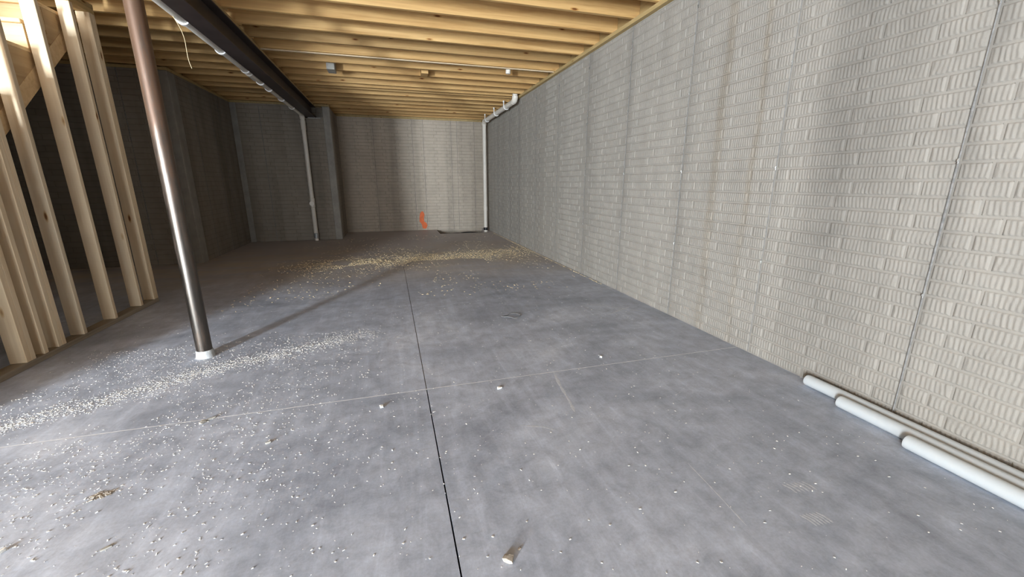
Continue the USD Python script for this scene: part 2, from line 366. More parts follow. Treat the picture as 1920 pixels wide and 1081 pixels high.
def scuff(pts, w, seed):
    """A ragged dusty streak, a thin film lying on the slab."""
    pts = np.array(pts, float)
    n = 26
    t = np.linspace(0, len(pts) - 1, n)
    c = np.stack([np.interp(t, np.arange(len(pts)), pts[:, k]) for k in (0, 1)], 1)
    d = np.gradient(c, axis=0); d /= np.linalg.norm(d, axis=1, keepdims=True)
    nn = np.stack([-d[:, 1], d[:, 0]], 1)
    ww = w * (0.25 + meshkit.noise(np.stack([np.arange(n) * 0.9, np.full(n, seed * 3.3), np.zeros(n)], -1))) * np.clip(np.sin(np.linspace(0.12, np.pi - 0.12, n)) * 2, 0, 1)
    v, f = [], []
    for i in range(n):
        for s_, h in ((-1, 0.0001), (0, 0.0005), (1, 0.0001)):
            p = c[i] + nn[i] * s_ * ww[i] / 2
            v.append((p[0], p[1], h))
    for i in range(n - 1):
        for j in range(2):
            a = i * 3 + j; f += [(a, a + 1, a + 4), (a, a + 4, a + 3)]
    return np.array(v), np.array(f)


for k_, (pts, w, lab) in enumerate([
        ([(0.927, 2.20), (0.898, 2.034), (0.877, 1.848), (0.859, 1.741)], 0.022, 'pale dusty streak running down from the cross joint'),
        ([(1.154, 1.232), (1.143, 1.065), (1.127, 0.896)], 0.006, 'thin pale scratch in the right foreground'),
        ([(0.544, 1.706), (0.654, 1.66), (0.695, 1.62)], 0.012, 'short pale scuff in the middle foreground'),
        ([(2.168, 3.312), (2.05, 3.26), (1.844, 3.149)], 0.03, 'pale scuff near the right wall'),
        ([(1.861, 3.497), (2.06, 3.30), (2.25, 3.10)], 0.02, 'pale scuff crossing another near the right wall')]):
    fl.part('scuff_mark', scuff(pts, w, k_ + 2), scuff_dust, smooth=True, label=lab)
for k_, (cx0, cy0, dx, dy, n_) in enumerate([(1.43, 1.02, 0.018, -0.010, 6), (1.35, 0.88, 0.014, -0.006, 6)]):
    for j_ in range(n_):
        a_ = np.array([cx0 + dx * j_, cy0 + dy * j_ * 0.2])
        fl.part('tread_mark', scuff([a_, a_ + (0.012, -0.025), a_ + (0.014, -0.055)], 0.010, 11 + j_ + 7 * k_), scuff_dust, smooth=True, label='bar of a dusty boot print' if j_ == 0 else None)

# right wall: cast in brick-pattern form panels; every brick face is its own raised piece
wr = structure('wall_right', 'long grey poured concrete wall cast in a ribbed brick pattern')
BACK = W + 0.006
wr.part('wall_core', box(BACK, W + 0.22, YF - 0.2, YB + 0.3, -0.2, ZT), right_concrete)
CH, Z0 = 0.0744, 1.851
SEAMS = [-4.2, -3.34, -2.43, -1.52, -0.606, 0.308, 1.221, 2.113, 3.011, 3.914, 4.823, 5.742, 6.671, 7.589, 8.222, 9.184, 10.098, YB]


def brick_mesh(ya, yb, za, zb, nu, nv, ribs, seed):
    jw = 0.005
    ya, yb, za, zb = ya + jw, yb - jw, za + jw, zb - jw
    e = 0.0035
    u = np.concatenate([[ya, ya + e], np.linspace(ya + 2.2 * e, yb - 2.2 * e, nu), [yb - e, yb]])
    v = np.concatenate([[za, za + e], np.linspace(za + 2.2 * e, zb - 2.2 * e, nv), [zb - e, zb]])
    U, V = np.meshgrid(u, v, indexing='ij')
    prof = np.minimum(np.minimum((U - ya), (yb - U)) / (2.2 * e), np.minimum((V - za), (zb - V)) / (2.2 * e))
    prof = np.sqrt(np.clip(prof, 0, 1))
    pts = np.stack([U * 16, V * 22, np.full_like(U, seed * 3.7)], -1)
    warp = meshkit.noise(pts) - 0.5
    fine = meshkit.noise(np.stack([U * 75, V * 75, np.full_like(U, seed * 1.3)], -1)) - 0.5
    rib = np.sin(2 * np.pi * (U / 0.0185) + warp * 3.4 + seed * 1.9)
    amp = 0.5 + 0.9 * meshkit.noise(np.stack([U * 40, V * 34, np.full_like(U, seed * 5.3)], -1))
    h = 0.0046 + ribs * (0.0015 * rib * amp + 0.0022 * fine)
    X = BACK - prof * h
    P = np.stack([X, U, V], -1).reshape(-1, 3)
    n, m = len(u), len(v)
    i, j = np.meshgrid(np.arange(n - 1), np.arange(m - 1), indexing='ij')
    a = (i * m + j).ravel(); b = a + m
    return P, np.vstack([np.stack([a, a + 1, b + 1], 1), np.stack([a, b + 1, b], 1)])


bricks, k = [], 0
rows = [(Z0 - CH * (i + 1), Z0 - CH * i, i) for i in range(-11, 25)]
for s0, s1 in zip(SEAMS[:-1], SEAMS[1:]):
    if s1 < 0.2:
        continue
    for zb0, zb1, i in rows:
        za, zb = max(zb0, 0.0), min(zb1, ZT - 0.004)
        if zb - za < 0.02:
            continue
        cuts = [s0 + 0.004]
        c = s0 + (0.19 if i % 2 == 0 else 0.112)
        while c < s1 - 0.05:
            cuts.append(c); c += 0.305
        cuts.append(s1 - 0.004)
        for ya, yb in zip(cuts[:-1], cuts[1:]):
            k += 1
            q, d = pix([[W, ya, za], [W, yb, za], [W, yb, zb], [W, ya, zb]])
            area = 0.0
            if d.min() > 0.1 and q[:, 0].max() > 0 and q[:, 0].min() < 1920 and q[:, 1].max() > 0 and q[:, 1].min() < 1081:
                area = 0.5 * abs(sum(q[t, 0] * q[(t + 1) % 4, 1] - q[(t + 1) % 4, 0] * q[t, 1] for t in range(4)))
            bricks.append((area, np.ptp(q[:, 0]), ya, yb, za, zb, k))
bricks.sort(key=lambda t: -t[0])
field = []
for n, (area, wpx, ya, yb, za, zb, k) in enumerate(bricks):
    if n < 300:
        cols = max(6, int(66 * (yb - ya) / 0.3))
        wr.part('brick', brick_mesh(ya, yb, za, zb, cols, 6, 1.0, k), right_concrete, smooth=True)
    elif wpx > 14:
        field.append(brick_mesh(ya, yb, za, zb, max(5, int(60 * (yb - ya) / 0.3)), 4, 1.0, k))
    else:
        field.append(brick_mesh(ya, yb, za, zb, max(3, int(10 * (yb - ya) / 0.3)), 1, 0.5, k))
wr.part('brick_field', cat_(*field), right_concrete, smooth=True, kind='stuff', label='smaller brick faces of the wall receding towards the back')


def seam_strip(axis, at, plane, sign, z0, z1, wid, seed, out=0.0025):
    """A ragged vertical line of grout fins and grime where two form panels met."""
    n = int((z1 - z0) / 0.03)
    z = np.linspace(z0, z1, n)
    r = np.random.default_rng(seed)
    w = wid * (0.35 + 0.65 * meshkit.noise(np.stack([z * 9, z * 0 + seed, z * 0], -1))) + wid * 0.2 * r.random(n)
    o = at + 0.0015 * (meshkit.noise(np.stack([z * 4, z * 0 + seed + 9.1, z * 0], -1)) - 0.5)
    v, f = [], []
    for i in range(n):
        for s, dd in ((-1, 0.0), (-0.4, out), (0.4, out), (1, 0.0)):
            p = [0, 0, z[i]]; p[axis] = o[i] + s * w[i] / 2; p[1 - axis] = plane + sign * (dd + 0.0004)
            v.append(p)
    for i in range(n - 1):
        for j in range(3):
            a = i * 4 + j; f += [(a, a + 1, a + 5), (a, a + 5, a + 4)]
    return np.array(v), np.array(f)


for i, s in enumerate(SEAMS[6:-1]):
    wid = {1.221: 0.011, 2.113: 0.006, 3.011: 0.007, 3.914: 0.007}.get(s, 0.007)
    wr.part('form_seam', seam_strip(1, s, W + 0.001, -1, 0.0, ZT, wid, 20 + i), seam_dark, smooth=True, label='dark ragged seam between two form panels' if i < 4 else None)
    if s < 7:
        for z in (0.656, 1.26, 1.866, 2.478):
            t = cat_(box(W - 0.005, W + 0.004, s - 0.0025, s + 0.0025, z - 0.012, z + 0.012, 0.001), box(W - 0.011, W - 0.004, s - 0.002, s + 0.002, z - 0.002, z + 0.009, 0.0006))
            wr.part('form_tie', t, steel_tie, label='broken-off shiny steel form tie')

wb = structure('wall_back', 'far grey concrete end wall with faint brick pattern and dark form seams')
wb.part('wall_core', box(XR - 0.2, W + 0.22, YB, YB + 0.2, -0.2, ZT), back_concrete)
for i, x in enumerate((-0.264, 0.632, 0.889, 1.565, 1.712, 2.148)):
    wb.part('form_seam', seam_strip(0, x, YB, -1, 0.0, ZT, 0.010, 60 + i), seam_grey)

wj = structure('wall_return', 'shaded short concrete return between the two back walls')
wj.part('wall_core', box(XR - 0.2, XR, YL + 0.19, YB, -0.2, ZT), side_concrete)

wl = structure('wall_back_left', 'dim concrete back wall behind the steel beam, nearer than the end wall')
PX0, PX1, PZ = -1.475, -1.165, 2.42             # the pocket that the beam sits in
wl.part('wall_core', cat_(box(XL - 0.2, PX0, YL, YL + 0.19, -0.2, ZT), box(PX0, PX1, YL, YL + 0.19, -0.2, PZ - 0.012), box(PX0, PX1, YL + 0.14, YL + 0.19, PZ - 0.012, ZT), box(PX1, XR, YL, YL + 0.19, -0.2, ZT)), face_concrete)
wl.part('corner_strip', box(-1.155, XR + 0.006, YL - 0.012, YL + 0.19, -0.01, ZT - 0.002, 0.008), smooth_concrete, label='smooth concrete corner edge at the end of the wall')
wl.part('corner_strip', box(XL, XL + 0.10, YL - 0.01, YL, -0.01, ZT - 0.002, 0.003), smooth_concrete, label='smooth pale strip in the inside corner')
wl.part('form_seam', seam_strip(0, -2.28, YL, -1, 0, ZT, 0.014, 81), seam_dark)

ws = structure('wall_left', 'dark concrete wall on the left beyond the steel column')
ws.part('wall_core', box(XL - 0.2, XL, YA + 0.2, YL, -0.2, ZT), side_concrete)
for i, y in enumerate((7.75, 8.45, 8.8)):
    ws.part('form_seam', seam_strip(1, y, XL, 1, 0, ZT, 0.02, 90 + i), seam_dark)
wa = structure('wall_stair_side', 'dark concrete wall seen between the studs and behind the steel column')
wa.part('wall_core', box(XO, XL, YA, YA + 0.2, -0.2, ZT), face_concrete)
wa.part('corner_strip', box(XL - 0.13, XL + 0.008, YA - 0.012, YA + 0.2, -0.01, ZT - 0.002, 0.008), smooth_concrete, label='smooth pale outside corner of the wall')
wa.part('form_seam', seam_strip(0, -3.32, YA, -1, 0, ZT, 0.014, 95), seam_dark)
wo = structure('wall_left_outer', 'outer concrete wall far left behind the stair')
wo.part('wall_core', cat_(box(XO - 0.2, XO, 1.4, YA + 0.2, -0.2, ZT), box(XO - 0.2, -3.45, 1.2, 1.4, -0.2, ZT), box(-3.65, -3.45, 1.4, 4.9, -0.2, ZT)), side_concrete)
wk = structure('wall_left_front', 'concrete side wall left of the camera')
wk.part('wall_core', cat_(box(-5.95, -5.75, YF, 1.4, -0.2, ZT), box(-5.75, XO, 1.2, 1.4, -0.2, ZT)), side_concrete)
wf = structure('wall_front', 'concrete wall behind the camera with two door openings that let daylight in')
pieces, x = [], -5.95
for (a, b, z0, z1) in DOORS:
    pieces += [box(x, a, YF - 0.2, YF, -0.2, ZT), box(a, b, YF - 0.2, YF, z1, ZT), box(a, b, YF - 0.2, YF, -0.2, z0)]
    x = b
pieces.append(box(x, W + 0.22, YF - 0.2, YF, -0.2, ZT))
wf.part('wall_core', cat_(*pieces), face_concrete)

# ------------------------------------------------------------------ the timber ceiling
XB, ZB0, ZB1 = -1.375, 2.42, 2.634               # steel beam centre, underside, top
SX0, SX1, SY0, SY1 = -3.42, -2.33, 1.6, 4.78     # stair opening in the floor above
ce = structure('ceiling', 'open ceiling of pale yellow floor joists under the deck')
JY_R = [round(3.85 - 0.387 * i, 3) for i in range(20, 0, -1)] + [3.85, 4.25, 4.64, 5.03, 5.415, 5.80, 5.841, 6.215, 6.60, 6.966, 7.354, 7.60, 7.79, 8.14, 8.54, 8.92, 9.30, 9.71, 10.12, 10.50]
for i, y in enumerate(JY_R):
    ce.part('floor_joist', box(XB + 0.012 if i % 2 else XB - 0.05, 2.393, y, y + 0.038, ZJ - (0.008 if y == 5.841 else 0), ZD, 0.0025), pale_wood if y == 5.841 else joist_wood)
JY_L = [y + 0.045 for y in JY_R if y not in (5.841, 7.60)]
for i, y in enumerate(JY_L):
    if y < 9.5:
        x0 = XL - 0.09 if y > YA else (XO if y > SY1 + 0.1 else -2.42)
        if y < SY0 - 0.15:
            x0 = XO if y > 1.2 else -5.8
        ce.part('floor_joist', box(x0, XB + 0.1, y, y + 0.038, ZJ, ZD, 0.0025), joist_wood)
        if SY0 - 0.15 < y < SY1 + 0.1:
            ce.part('floor_joist', box(XO, SX0 - 0.04, y, y + 0.038, ZJ, ZD, 0.0025), joist_wood)
ce.part('header_joist', box(SX0 - 0.04, SX1 - 0.1, SY1, SY1 + 0.038, ZJ, ZD, 0.002), joist_wood)
ce.part('header_joist', box(SX0 - 0.04, SX1 - 0.1, SY0 - 0.04, SY0, ZJ, ZD, 0.002), joist_wood)
ce.part('header_joist', box(SX0 - 0.04, SX0, SY0, SY1, ZJ, ZD, 0.002), stringer_wood)
ce.part('sill_plate', box(W - 0.042, W + 0.12, YF - 0.2, YB + 0.1, ZT, ZJ, 0.002), plate_wood, label='flat sill plate on top of the right wall')
ce.part('sill_plate', box(XR - 0.1, W - 0.042, YB - 0.02, YB + 0.14, ZT, ZJ, 0.002), plate_wood)
ce.part('sill_plate', box(XL - 0.1, XR, YL, YL + 0.14, ZT, ZJ, 0.002), plate_wood)
ce.part('sill_plate', box(XL - 0.14, XL + 0.01, YA, YL, ZT, ZJ, 0.002), plate_wood)
ce.part('sill_plate', box(XO, XL - 0.14, YA, YA + 0.14, ZT, ZJ, 0.002), plate_wood)
ce.part('rim_board', box(XL - 0.14, XL - 0.10, YA + 0.06, YL + 0.1, ZJ, ZD), plate_wood)
ce.part('rim_board', box(XL - 0.14, XR - 0.06, YL + 0.10, YL + 0.14, ZJ, ZD), plate_wood)
ce.part('rim_board', box(XR - 0.10, XR - 0.06, YL + 0.14, YB + 0.02, ZT, ZD), plate_wood)
ce.part('rim_board', box(XO, XL - 0.10, YA + 0.06, YA + 0.10, ZJ, ZD), plate_wood)
ce.part('rim_board', box(W + 0.02, W + 0.06, YF - 0.2, YB + 0.2, ZJ, ZD), plate_wood)
ce.part('rim_board', box(XO - 0.1, W + 0.02, YB + 0.02, YB + 0.06, ZJ, ZD), plate_wood)
ce.part('rim_board', box(-5.9, W + 0.02, YF - 0.1, YF - 0.06, ZT, ZD), plate_wood)
ce.part('rim_board', cat_(box(-5.9, -5.86, YF - 0.1, 1.4, ZT, ZD), box(-5.9, XO - 0.1, 1.3, 1.34, ZT, ZD), box(XO - 0.14, XO - 0.1, 1.3, YB, ZT, ZD)), plate_wood)
deck = sbox(-5.95, YF - 0.2, W + 0.2, YB + 0.3).difference(sbox(SX0, SY0, SX1 - 0.1, SY1))
ce.part('deck_sheet', prism(deck, ZD, ZD + 0.019), osb, label='oriented strand board deck on the joists')

# ------------------------------------------------------------------ steel beam and column
bm = Thing('steel_beam', (XB, 4.0, ZB0), 'long dark brown steel I-beam under the joists', 'beam')
fw, tf = 0.165, 0.012
bm.part('bottom_flange', box(XB - fw / 2, XB + fw / 2, YF, 9.53, ZB0, ZB0 + tf, 0.002), beam_paint)
bm.part('top_flange', box(XB - fw / 2, XB + fw / 2, YF, 9.53, ZB1 - tf, ZB1, 0.002), beam_paint)
bm.part('web', box(XB - 0.005, XB + 0.005, YF, 9.53, ZB0 + tf, ZB1 - tf), beam_paint)
bm.part('nailer_plank', box(XB - 0.07, XB + 0.07, YF, 9.53, ZB1, ZJ, 0.002), plate_wood, label='wood plank bolted on top of the beam')
bm.part('bearing_shim', box(XB - 0.06, XB + 0.17, YL - 0.01, YL + 0.12, PZ - 0.012, PZ, 0.002), grout, label='pale shim in the wall pocket')

CX, CY, CR = -1.305, 3.12, 0.0465
co = Thing('steel_column', (CX, CY, 0), 'round rusty steel support column standing in front of the studs', 'column')
co.part('shaft', tube([(CX, CY, z) for z in np.linspace(0.012, ZB0 - 0.014, 30)], CR, 40), column_steel, smooth=40)
gz = np.array([0.0, 0.004, 0.03, 0.046, 0.052]); gr = np.array([CR + 0.012, CR + 0.010, CR + 0.006, CR + 0.005, CR + 0.0005])
co.part('grout_collar', tube([(CX, CY, z) for z in gz], gr, 28), grout, smooth=40, label='pale grout ring at the foot of the column')
co.part('cap_plate', box(CX - 0.10, CX + 0.06, CY - 0.08, CY + 0.08, ZB0 - 0.013, ZB0 - 0.001, 0.001), beam_paint)

# ------------------------------------------------------------------ stud wall beside the stair
SW0, SW1 = -2.42, -2.331
sw = Thing('stud_wall', ((SW0 + SW1) / 2, 3.8, 0), 'open partition of pale pine studs on the left beside the stair', 'stud wall')
sw.part('bottom_plate', box(SW0, SW1, 2.6, 4.85, 0.0, 0.038, 0.002), old_plate, label='wood plate on the floor under the studs')
sw.part('top_plate', box(SW0, SW1, 2.6, 4.85, 2.570, 2.608, 0.002), plate_wood)
sw.part('top_plate', box(SW0, SW1, 2.6, 4.85, 2.609, 2.647, 0.002), plate_wood)


def stud(y0, y1, x0=SW0, x1=SW1, z0=0.0385, z1=2.5695, label=None):
    sw.part('stud', box(x0, x1, y0, y1, z0, z1, 0.003), stud_wood, label=label)


stud(2.86, 2.898)
stud(3.225, 3.263, label='front ply of the doubled stud'); stud(3.2635, 3.3015, label='rear ply of the doubled stud')
stud(3.372, 3.41, x0=-2.40)
stud(3.50, 3.538, x0=-2.405); stud(3.5385, 3.5765, x0=-2.41)
for y in (3.762, 4.147, 4.54):
    stud(y, y + 0.038)
stud(4.772, 4.81, x0=-2.425, label='end stud seen on its narrow edge'); stud(4.8105, 4.848)

# ------------------------------------------------------------------ stair
st = Thing('staircase', (-2.9, 3.3, 0), 'unfinished wooden stair with saw-tooth stringers climbing behind the studs', 'staircase')
RISE, RUN, YS, ZS = 0.187, 0.212, 3.965, 2.087   # the eleventh seat starts at YS, ZS
STX0, STX1 = -3.38, -2.435


def stringer(x0, x1):
    pts = []
    for i in range(1, 14):
        y, z = YS + RUN * (i - 11), ZS + RISE * (i - 11)
        pts += [(y, z), (y + RUN, z)]
    top = pts[-1]
    sl = RISE / RUN
    low = lambda y: ZS - 0.262 + sl * (y - YS)
    y0 = pts[0][0]
    poly = Polygon([(y0, 0.0)] + pts + [(top[0], low(top[0])), (YS + 0.262 / sl - ZS / sl, 0.0)])
    m = trimesh.creation.extrude_polygon(poly.buffer(0), x1 - x0, engine='earcut')
    v = m.vertices
    return trimesh.Trimesh(np.stack([v[:, 2] + x0, v[:, 0], v[:, 1]], -1), m.faces, process=False)


for a in (STX1 - 0.038, (STX0 + STX1) / 2 - 0.019, STX0):
    st.part('stringer', stringer(a, a + 0.038), stringer_wood)
sl = RISE / RUN
yy = np.array([2.6, 4.78]); zz = ZS - 0.262 + sl * (yy - YS)
def slant(x0, x1, dz0, dz1):
    v = np.array([(x, y, z + d) for x in (x0, x1) for y, z in zip(yy, zz) for d in (dz0, dz1)])
    return trimesh.convex.convex_hull(v)
st.part('ledger_board', slant(STX1 - 0.038, STX1, -0.145, -0.002), stair_wood, label='pale board doubled along the underside of the near stringer')
for i in range(1, 14):
    y, z = YS + RUN * (i - 11), ZS + RISE * (i - 11)
    st.part('riser', box(STX0, STX1 - 0.002, y - 0.019, y - 0.001, z - RISE + 0.028, z - 0.001, 0.001), stair_wood)
    st.part('tread', box(STX0, STX1 + 0.004, y - 0.045, y + RUN - 0.020, z, z + 0.027, 0.003), stair_wood)
po = Thing('support_post', (-3.42, 5.2, 0), 'grey weathered post in the dark behind the stud wall', 'post')
po.part('lower_length', box(-3.46, -3.42, 5.14, 5.23, 0.0, 0.86, 0.002), grey_wood)
po.part('upper_length', box(-3.46, -3.42, 5.14, 5.23, 0.861, 2.66, 0.002), stud_wood, label='clean pale upper length')

# ------------------------------------------------------------------ drain pipes and their hangers
PR = 0.046


def bend(p0, d0, p1, d1, r, n=9):
    """Quarter bend between two straight runs that meet at a corner: returns the path points of the corner."""
    d0, d1 = np.asarray(d0, float), np.asarray(d1, float)
    c = np.asarray(p0, float)
    a = np.linspace(0, np.pi / 2, n)[:, None]
    return c - d0 * r + d0 * r * np.sin(a) + d1 * r * (1 - np.cos(a))


dp = Thing('drain_pipe', (2.255, 9.97, 0), 'white drain pipe down the back right corner with a run along the wall top', 'pipe')
PXR = 2.255
corner = np.array([PXR, 9.97, 2.555])
dp.part('vertical_run', tube([(PXR, 9.97, -0.10), (PXR, 9.97, 2.47)], PR, 24), pvc_white, smooth=40)
dp.part('elbow', tube(bend(corner, (0, 1, 0), None, (0, 0, -1), 0.085), PR + 0.006, 24), pvc_white, smooth=40)
dp.part('horizontal_run', tube([(PXR, 7.56, 2.572), (PXR, 9.885, 2.555)], PR, 24), pvc_white, smooth=40)
c2 = np.array([PXR, 7.46, 2.575])
dp.part('elbow', tube(bend(c2, (0, -1, 0), None, (0, 0, 1), 0.07)[::1], PR + 0.006, 24), pvc_white, smooth=40, label='white elbow turning up between the joists')
dp.part('riser_stub', tube([(PXR, 7.46, 2.645), (PXR, 7.46, 2.88)], PR, 24), pvc_white, smooth=40)
dp.part('coupling', tube([(PXR, 9.97, z) for z in (0.50, 0.505, 0.60, 0.605)], [PR + 0.001, PR + 0.006, PR + 0.006, PR + 0.001], 24), pvc_white, smooth=40)
dp.part('coupling', tube([(PXR, 9.97, z) for z in (0.03, 0.035, 0.09, 0.095)], [PR + 0.001, PR + 0.008, PR + 0.008, PR + 0.001], 24), black_plastic, smooth=40, label='black rubber coupling at the foot')


def hanger(x, y, z, r, ztop, side, label, group):
    """A white plastic J-hook: a strap from the joist down one side and round under the pipe."""
    h = Thing('pipe_hanger', (x, y, ztop), label, 'pipe hanger', group)
    a = np.linspace(math.pi if side < 0 else 0, (2 * math.pi + 0.35) if side < 0 else (-math.pi - 0.35), 22)
    pts = [(x + side * r, ztop), (x + side * r, z + 0.03)] + [(x + r * math.cos(t), z + r * math.sin(t)) for t in a]
    v, f = [], []
    P = np.array(pts); T = np.gradient(P, axis=0); T /= np.linalg.norm(T, axis=1, keepdims=True)
    N = np.stack([-T[:, 1], T[:, 0]], 1)
    th, wd = 0.006, 0.017
    for i in range(len(P)):
        for s, t in ((-1, -1), (1, -1), (1, 1), (-1, 1)):
            q = P[i] + N[i] * s * th
            v.append((q[0], y + t * wd, q[1]))
    for i in range(len(P) - 1):
        for j in range(4):
            a0, b0 = i * 4 + j, i * 4 + (j + 1) % 4
            f += [(a0, b0, b0 + 4), (a0, b0 + 4, a0 + 4)]
    e = len(v) - 4
    f += [(0, 2, 1), (0, 3, 2), (e, e + 1, e + 2), (e, e + 2, e + 3)]
    h.part('hook', (np.array(v), np.array(f)), hook_white)
    h.part('nail_flange', box(x + side * r - 0.013, x + side * r + 0.013, y - 0.012, y + 0.012, ztop - 0.03, ztop - 0.001, 0.002), hook_white)


for y, z, lab in ((8.04, 2.568, 'white J-hook next to the elbow of the corner drain pipe'), (8.80, 2.563, 'middle white J-hook holding the corner drain pipe'), (9.64, 2.557, 'white J-hook above the vertical of the corner drain pipe')):
    hanger(PXR, y, z, PR + 0.007, ZJ, -1, lab, 'hooks on the corner drain pipe')

LX, LZ, LR = -1.515, 2.450, 0.040
bp = Thing('beam_drain_pipe', (LX, 9.30, 0), 'white drain pipe slung beside the beam and dropping to the floor', 'pipe')
bp.part('horizontal_run', tube([(LX, 1.5, LZ + 0.03), (LX, 9.22, LZ)], LR, 22), pvc_white, smooth=40)
bp.part('elbow', tube(bend((LX, 9.30, LZ), (0, 1, 0), None, (0, 0, -1), 0.08), LR + 0.006, 22), pvc_white, smooth=40)
bp.part('vertical_run', tube([(LX, 9.30, 0.0), (LX, 9.30, 2.37)], LR, 22), pvc_white, smooth=40)
bp.part('coupling', tube([(LX, 9.30, z) for z in (2.17, 2.175, 2.34, 2.345)], [LR + 0.001, LR + 0.006, LR + 0.006, LR + 0.001], 22), pvc_white, smooth=40)
bp.part('cleanout_tee', cat_(tube([(LX, 9.30, z) for z in (0.68, 0.685, 0.86, 0.865)], [LR + 0.001, LR + 0.008, LR + 0.008, LR + 0.001], 22), tube([(LX - 0.005, 9.30, 0.76), (LX - 0.005, 9.235, 0.76)], 0.045, 22)), pvc_white, smooth=40, label='cleanout fitting with a round plug')
bp.part('coupling', tube([(LX, 9.30, z) for z in (0.05, 0.055, 0.15, 0.155)], [LR + 0.001, LR + 0.009, LR + 0.009, LR + 0.001], 22), grey_steel, smooth=40, label='grey banded coupling near the floor')
bp.part('coupling', tube([(LX, y, LZ + 0.005) for y in (6.05, 6.055, 6.32, 6.325)], [LR + 0.001, LR + 0.007, LR + 0.007, LR + 0.001], 22), pvc_white, smooth=40)
for i, y in enumerate((4.38, 5.19, 5.94, 6.55, 6.95, 7.68, 8.41)):
    lab = ['white hook nearest the camera beside the beam, under a hanging string', 'second white pipe hook from the camera along the beam', 'third white pipe hook from the camera along the beam', 'fourth white pipe hook from the camera along the beam',
           'fifth white pipe hook from the camera along the beam', 'white pipe hook second nearest the back wall beside the beam', 'white pipe hook nearest the back wall beside the beam'][i]
    hanger(LX, y, LZ + 0.03 * (9.22 - y) / 7.72, LR + 0.007, ZJ, -1, lab, 'hooks on the pipe beside the beam')

# loose white pipes lying along the right wall
for x, y1, lab in ((2.316, 1.628, 'longest white plastic pipe on the floor, lying against the right wall'), (2.247, 1.39, 'middle one of three white plastic pipes along the right wall'),
                   (2.178, 1.045, 'shortest white plastic pipe on the floor, outermost from the right wall')):
    r = 0.0325
    ys_ = [-1.5, y1 - 0.10, y1 - 0.012, y1 - 0.003, y1]
    single('plastic_pipe', tube([(x, y, r + 0.0005) for y in ys_], [r, r, r, r - 0.002, r - 0.006], 28, r_in=[r - 0.009] * 5), pvc_clean, lab, 'pipe', 'loose pipes along the right wall', smooth=40)

# ------------------------------------------------------------------ sump pit in the far corner
su = Thing('sump_basin', (1.87, 10.12, -0.105), 'round black sump basin rim in the dirt pit of the far corner', 'sump basin')
a = np.linspace(0, 2 * np.pi, 41)
ring = np.stack([1.87 + 0.24 * np.cos(a), 10.12 + 0.24 * np.sin(a), np.full_like(a, -0.068)], -1)
su.part('rim', tube(ring, 0.022, 10, caps=False), black_plastic, smooth=40)
su.part('lid', tube([(1.87, 10.12, -0.1045), (1.87, 10.12, -0.085)], 0.235, 40), black_plastic)
hose = np.array([(1.16, 10.0, -0.088), (1.25, 10.15, -0.08), (1.40, 10.28, -0.075), (1.58, 10.34, -0.075), (1.72, 10.42, -0.08), (1.95, 10.46, -0.085)])
single('black_hose', tube(hose, 0.014, 10), black_plastic, 'thin black hose curving across the dirt of the sump pit', 'hose', smooth=40)

# ------------------------------------------------------------------ paint mark on the back wall
pm = Polygon([(0.765, 0.475), (0.72, 0.43), (0.70, 0.33), (0.695, 0.22), (0.745, 0.15), (0.765, 0.045), (0.81, 0.035), (0.855, 0.04), (0.885, 0.11), (0.865, 0.18), (0.81, 0.21), (0.805, 0.30), (0.825, 0.39), (0.80, 0.46)]).buffer(0.03).buffer(-0.03)
m = trimesh.creation.extrude_polygon(pm, 0.0015, engine='earcut')
v = m.vertices
single('paint_mark', (np.stack([v[:, 0], YB - 0.0003 - v[:, 2], v[:, 1]], -1), m.faces[:, ::-1]), orange_paint, 'orange sprayed paint mark low on the far end wall', 'paint mark')

# ------------------------------------------------------------------ small things under the joists
bits = np.array([(1.13, 5.90), (1.734, 5.90)])
wl_ = Thing('pipe_stub', (1.69, 5.925, 2.618), 'short white capped pipe stub hanging under the joists', 'pipe')
wl_.part('stub', tube([(1.69, 5.925, z) for z in (2.66, 2.665, 2.90)], [0.026, 0.028, 0.028], 18), pvc_white, smooth=40)
wl_.part('cap', tube([(1.69, 5.925, z) for z in (2.618, 2.624, 2.676, 2.680)], [0.028, 0.034, 0.034, 0.029], 18), pvc_white, smooth=40)
blk = Thing('joist_block', (-0.60, 6.40, ZJ), 'grey block hanging between two joists right of the beam', 'block')
blk.part('block', box(-0.675, -0.575, 6.37, 6.598, 2.622, 2.76, 0.003), grey_wood)
blk2 = Thing('joist_block', (0.61, 6.40, ZJ), 'small wood block between joists near the middle of the ceiling', 'block')
blk2.part('block', box(0.557, 0.653, 6.38, 6.598, 2.656, 2.76, 0.003), joist_wood)
s = np.linspace(0, 1, 14)
strp = np.stack([-1.53 + 0.09 * s + 0.02 * np.sin(s * 5), 4.22 + 0 * s, 2.44 - 0.375 * s], -1)
single('hanging_string', tube(strp, 0.0025, 6), straw, 'thin straw-coloured string dangling beside the beam', 'string', smooth=40)

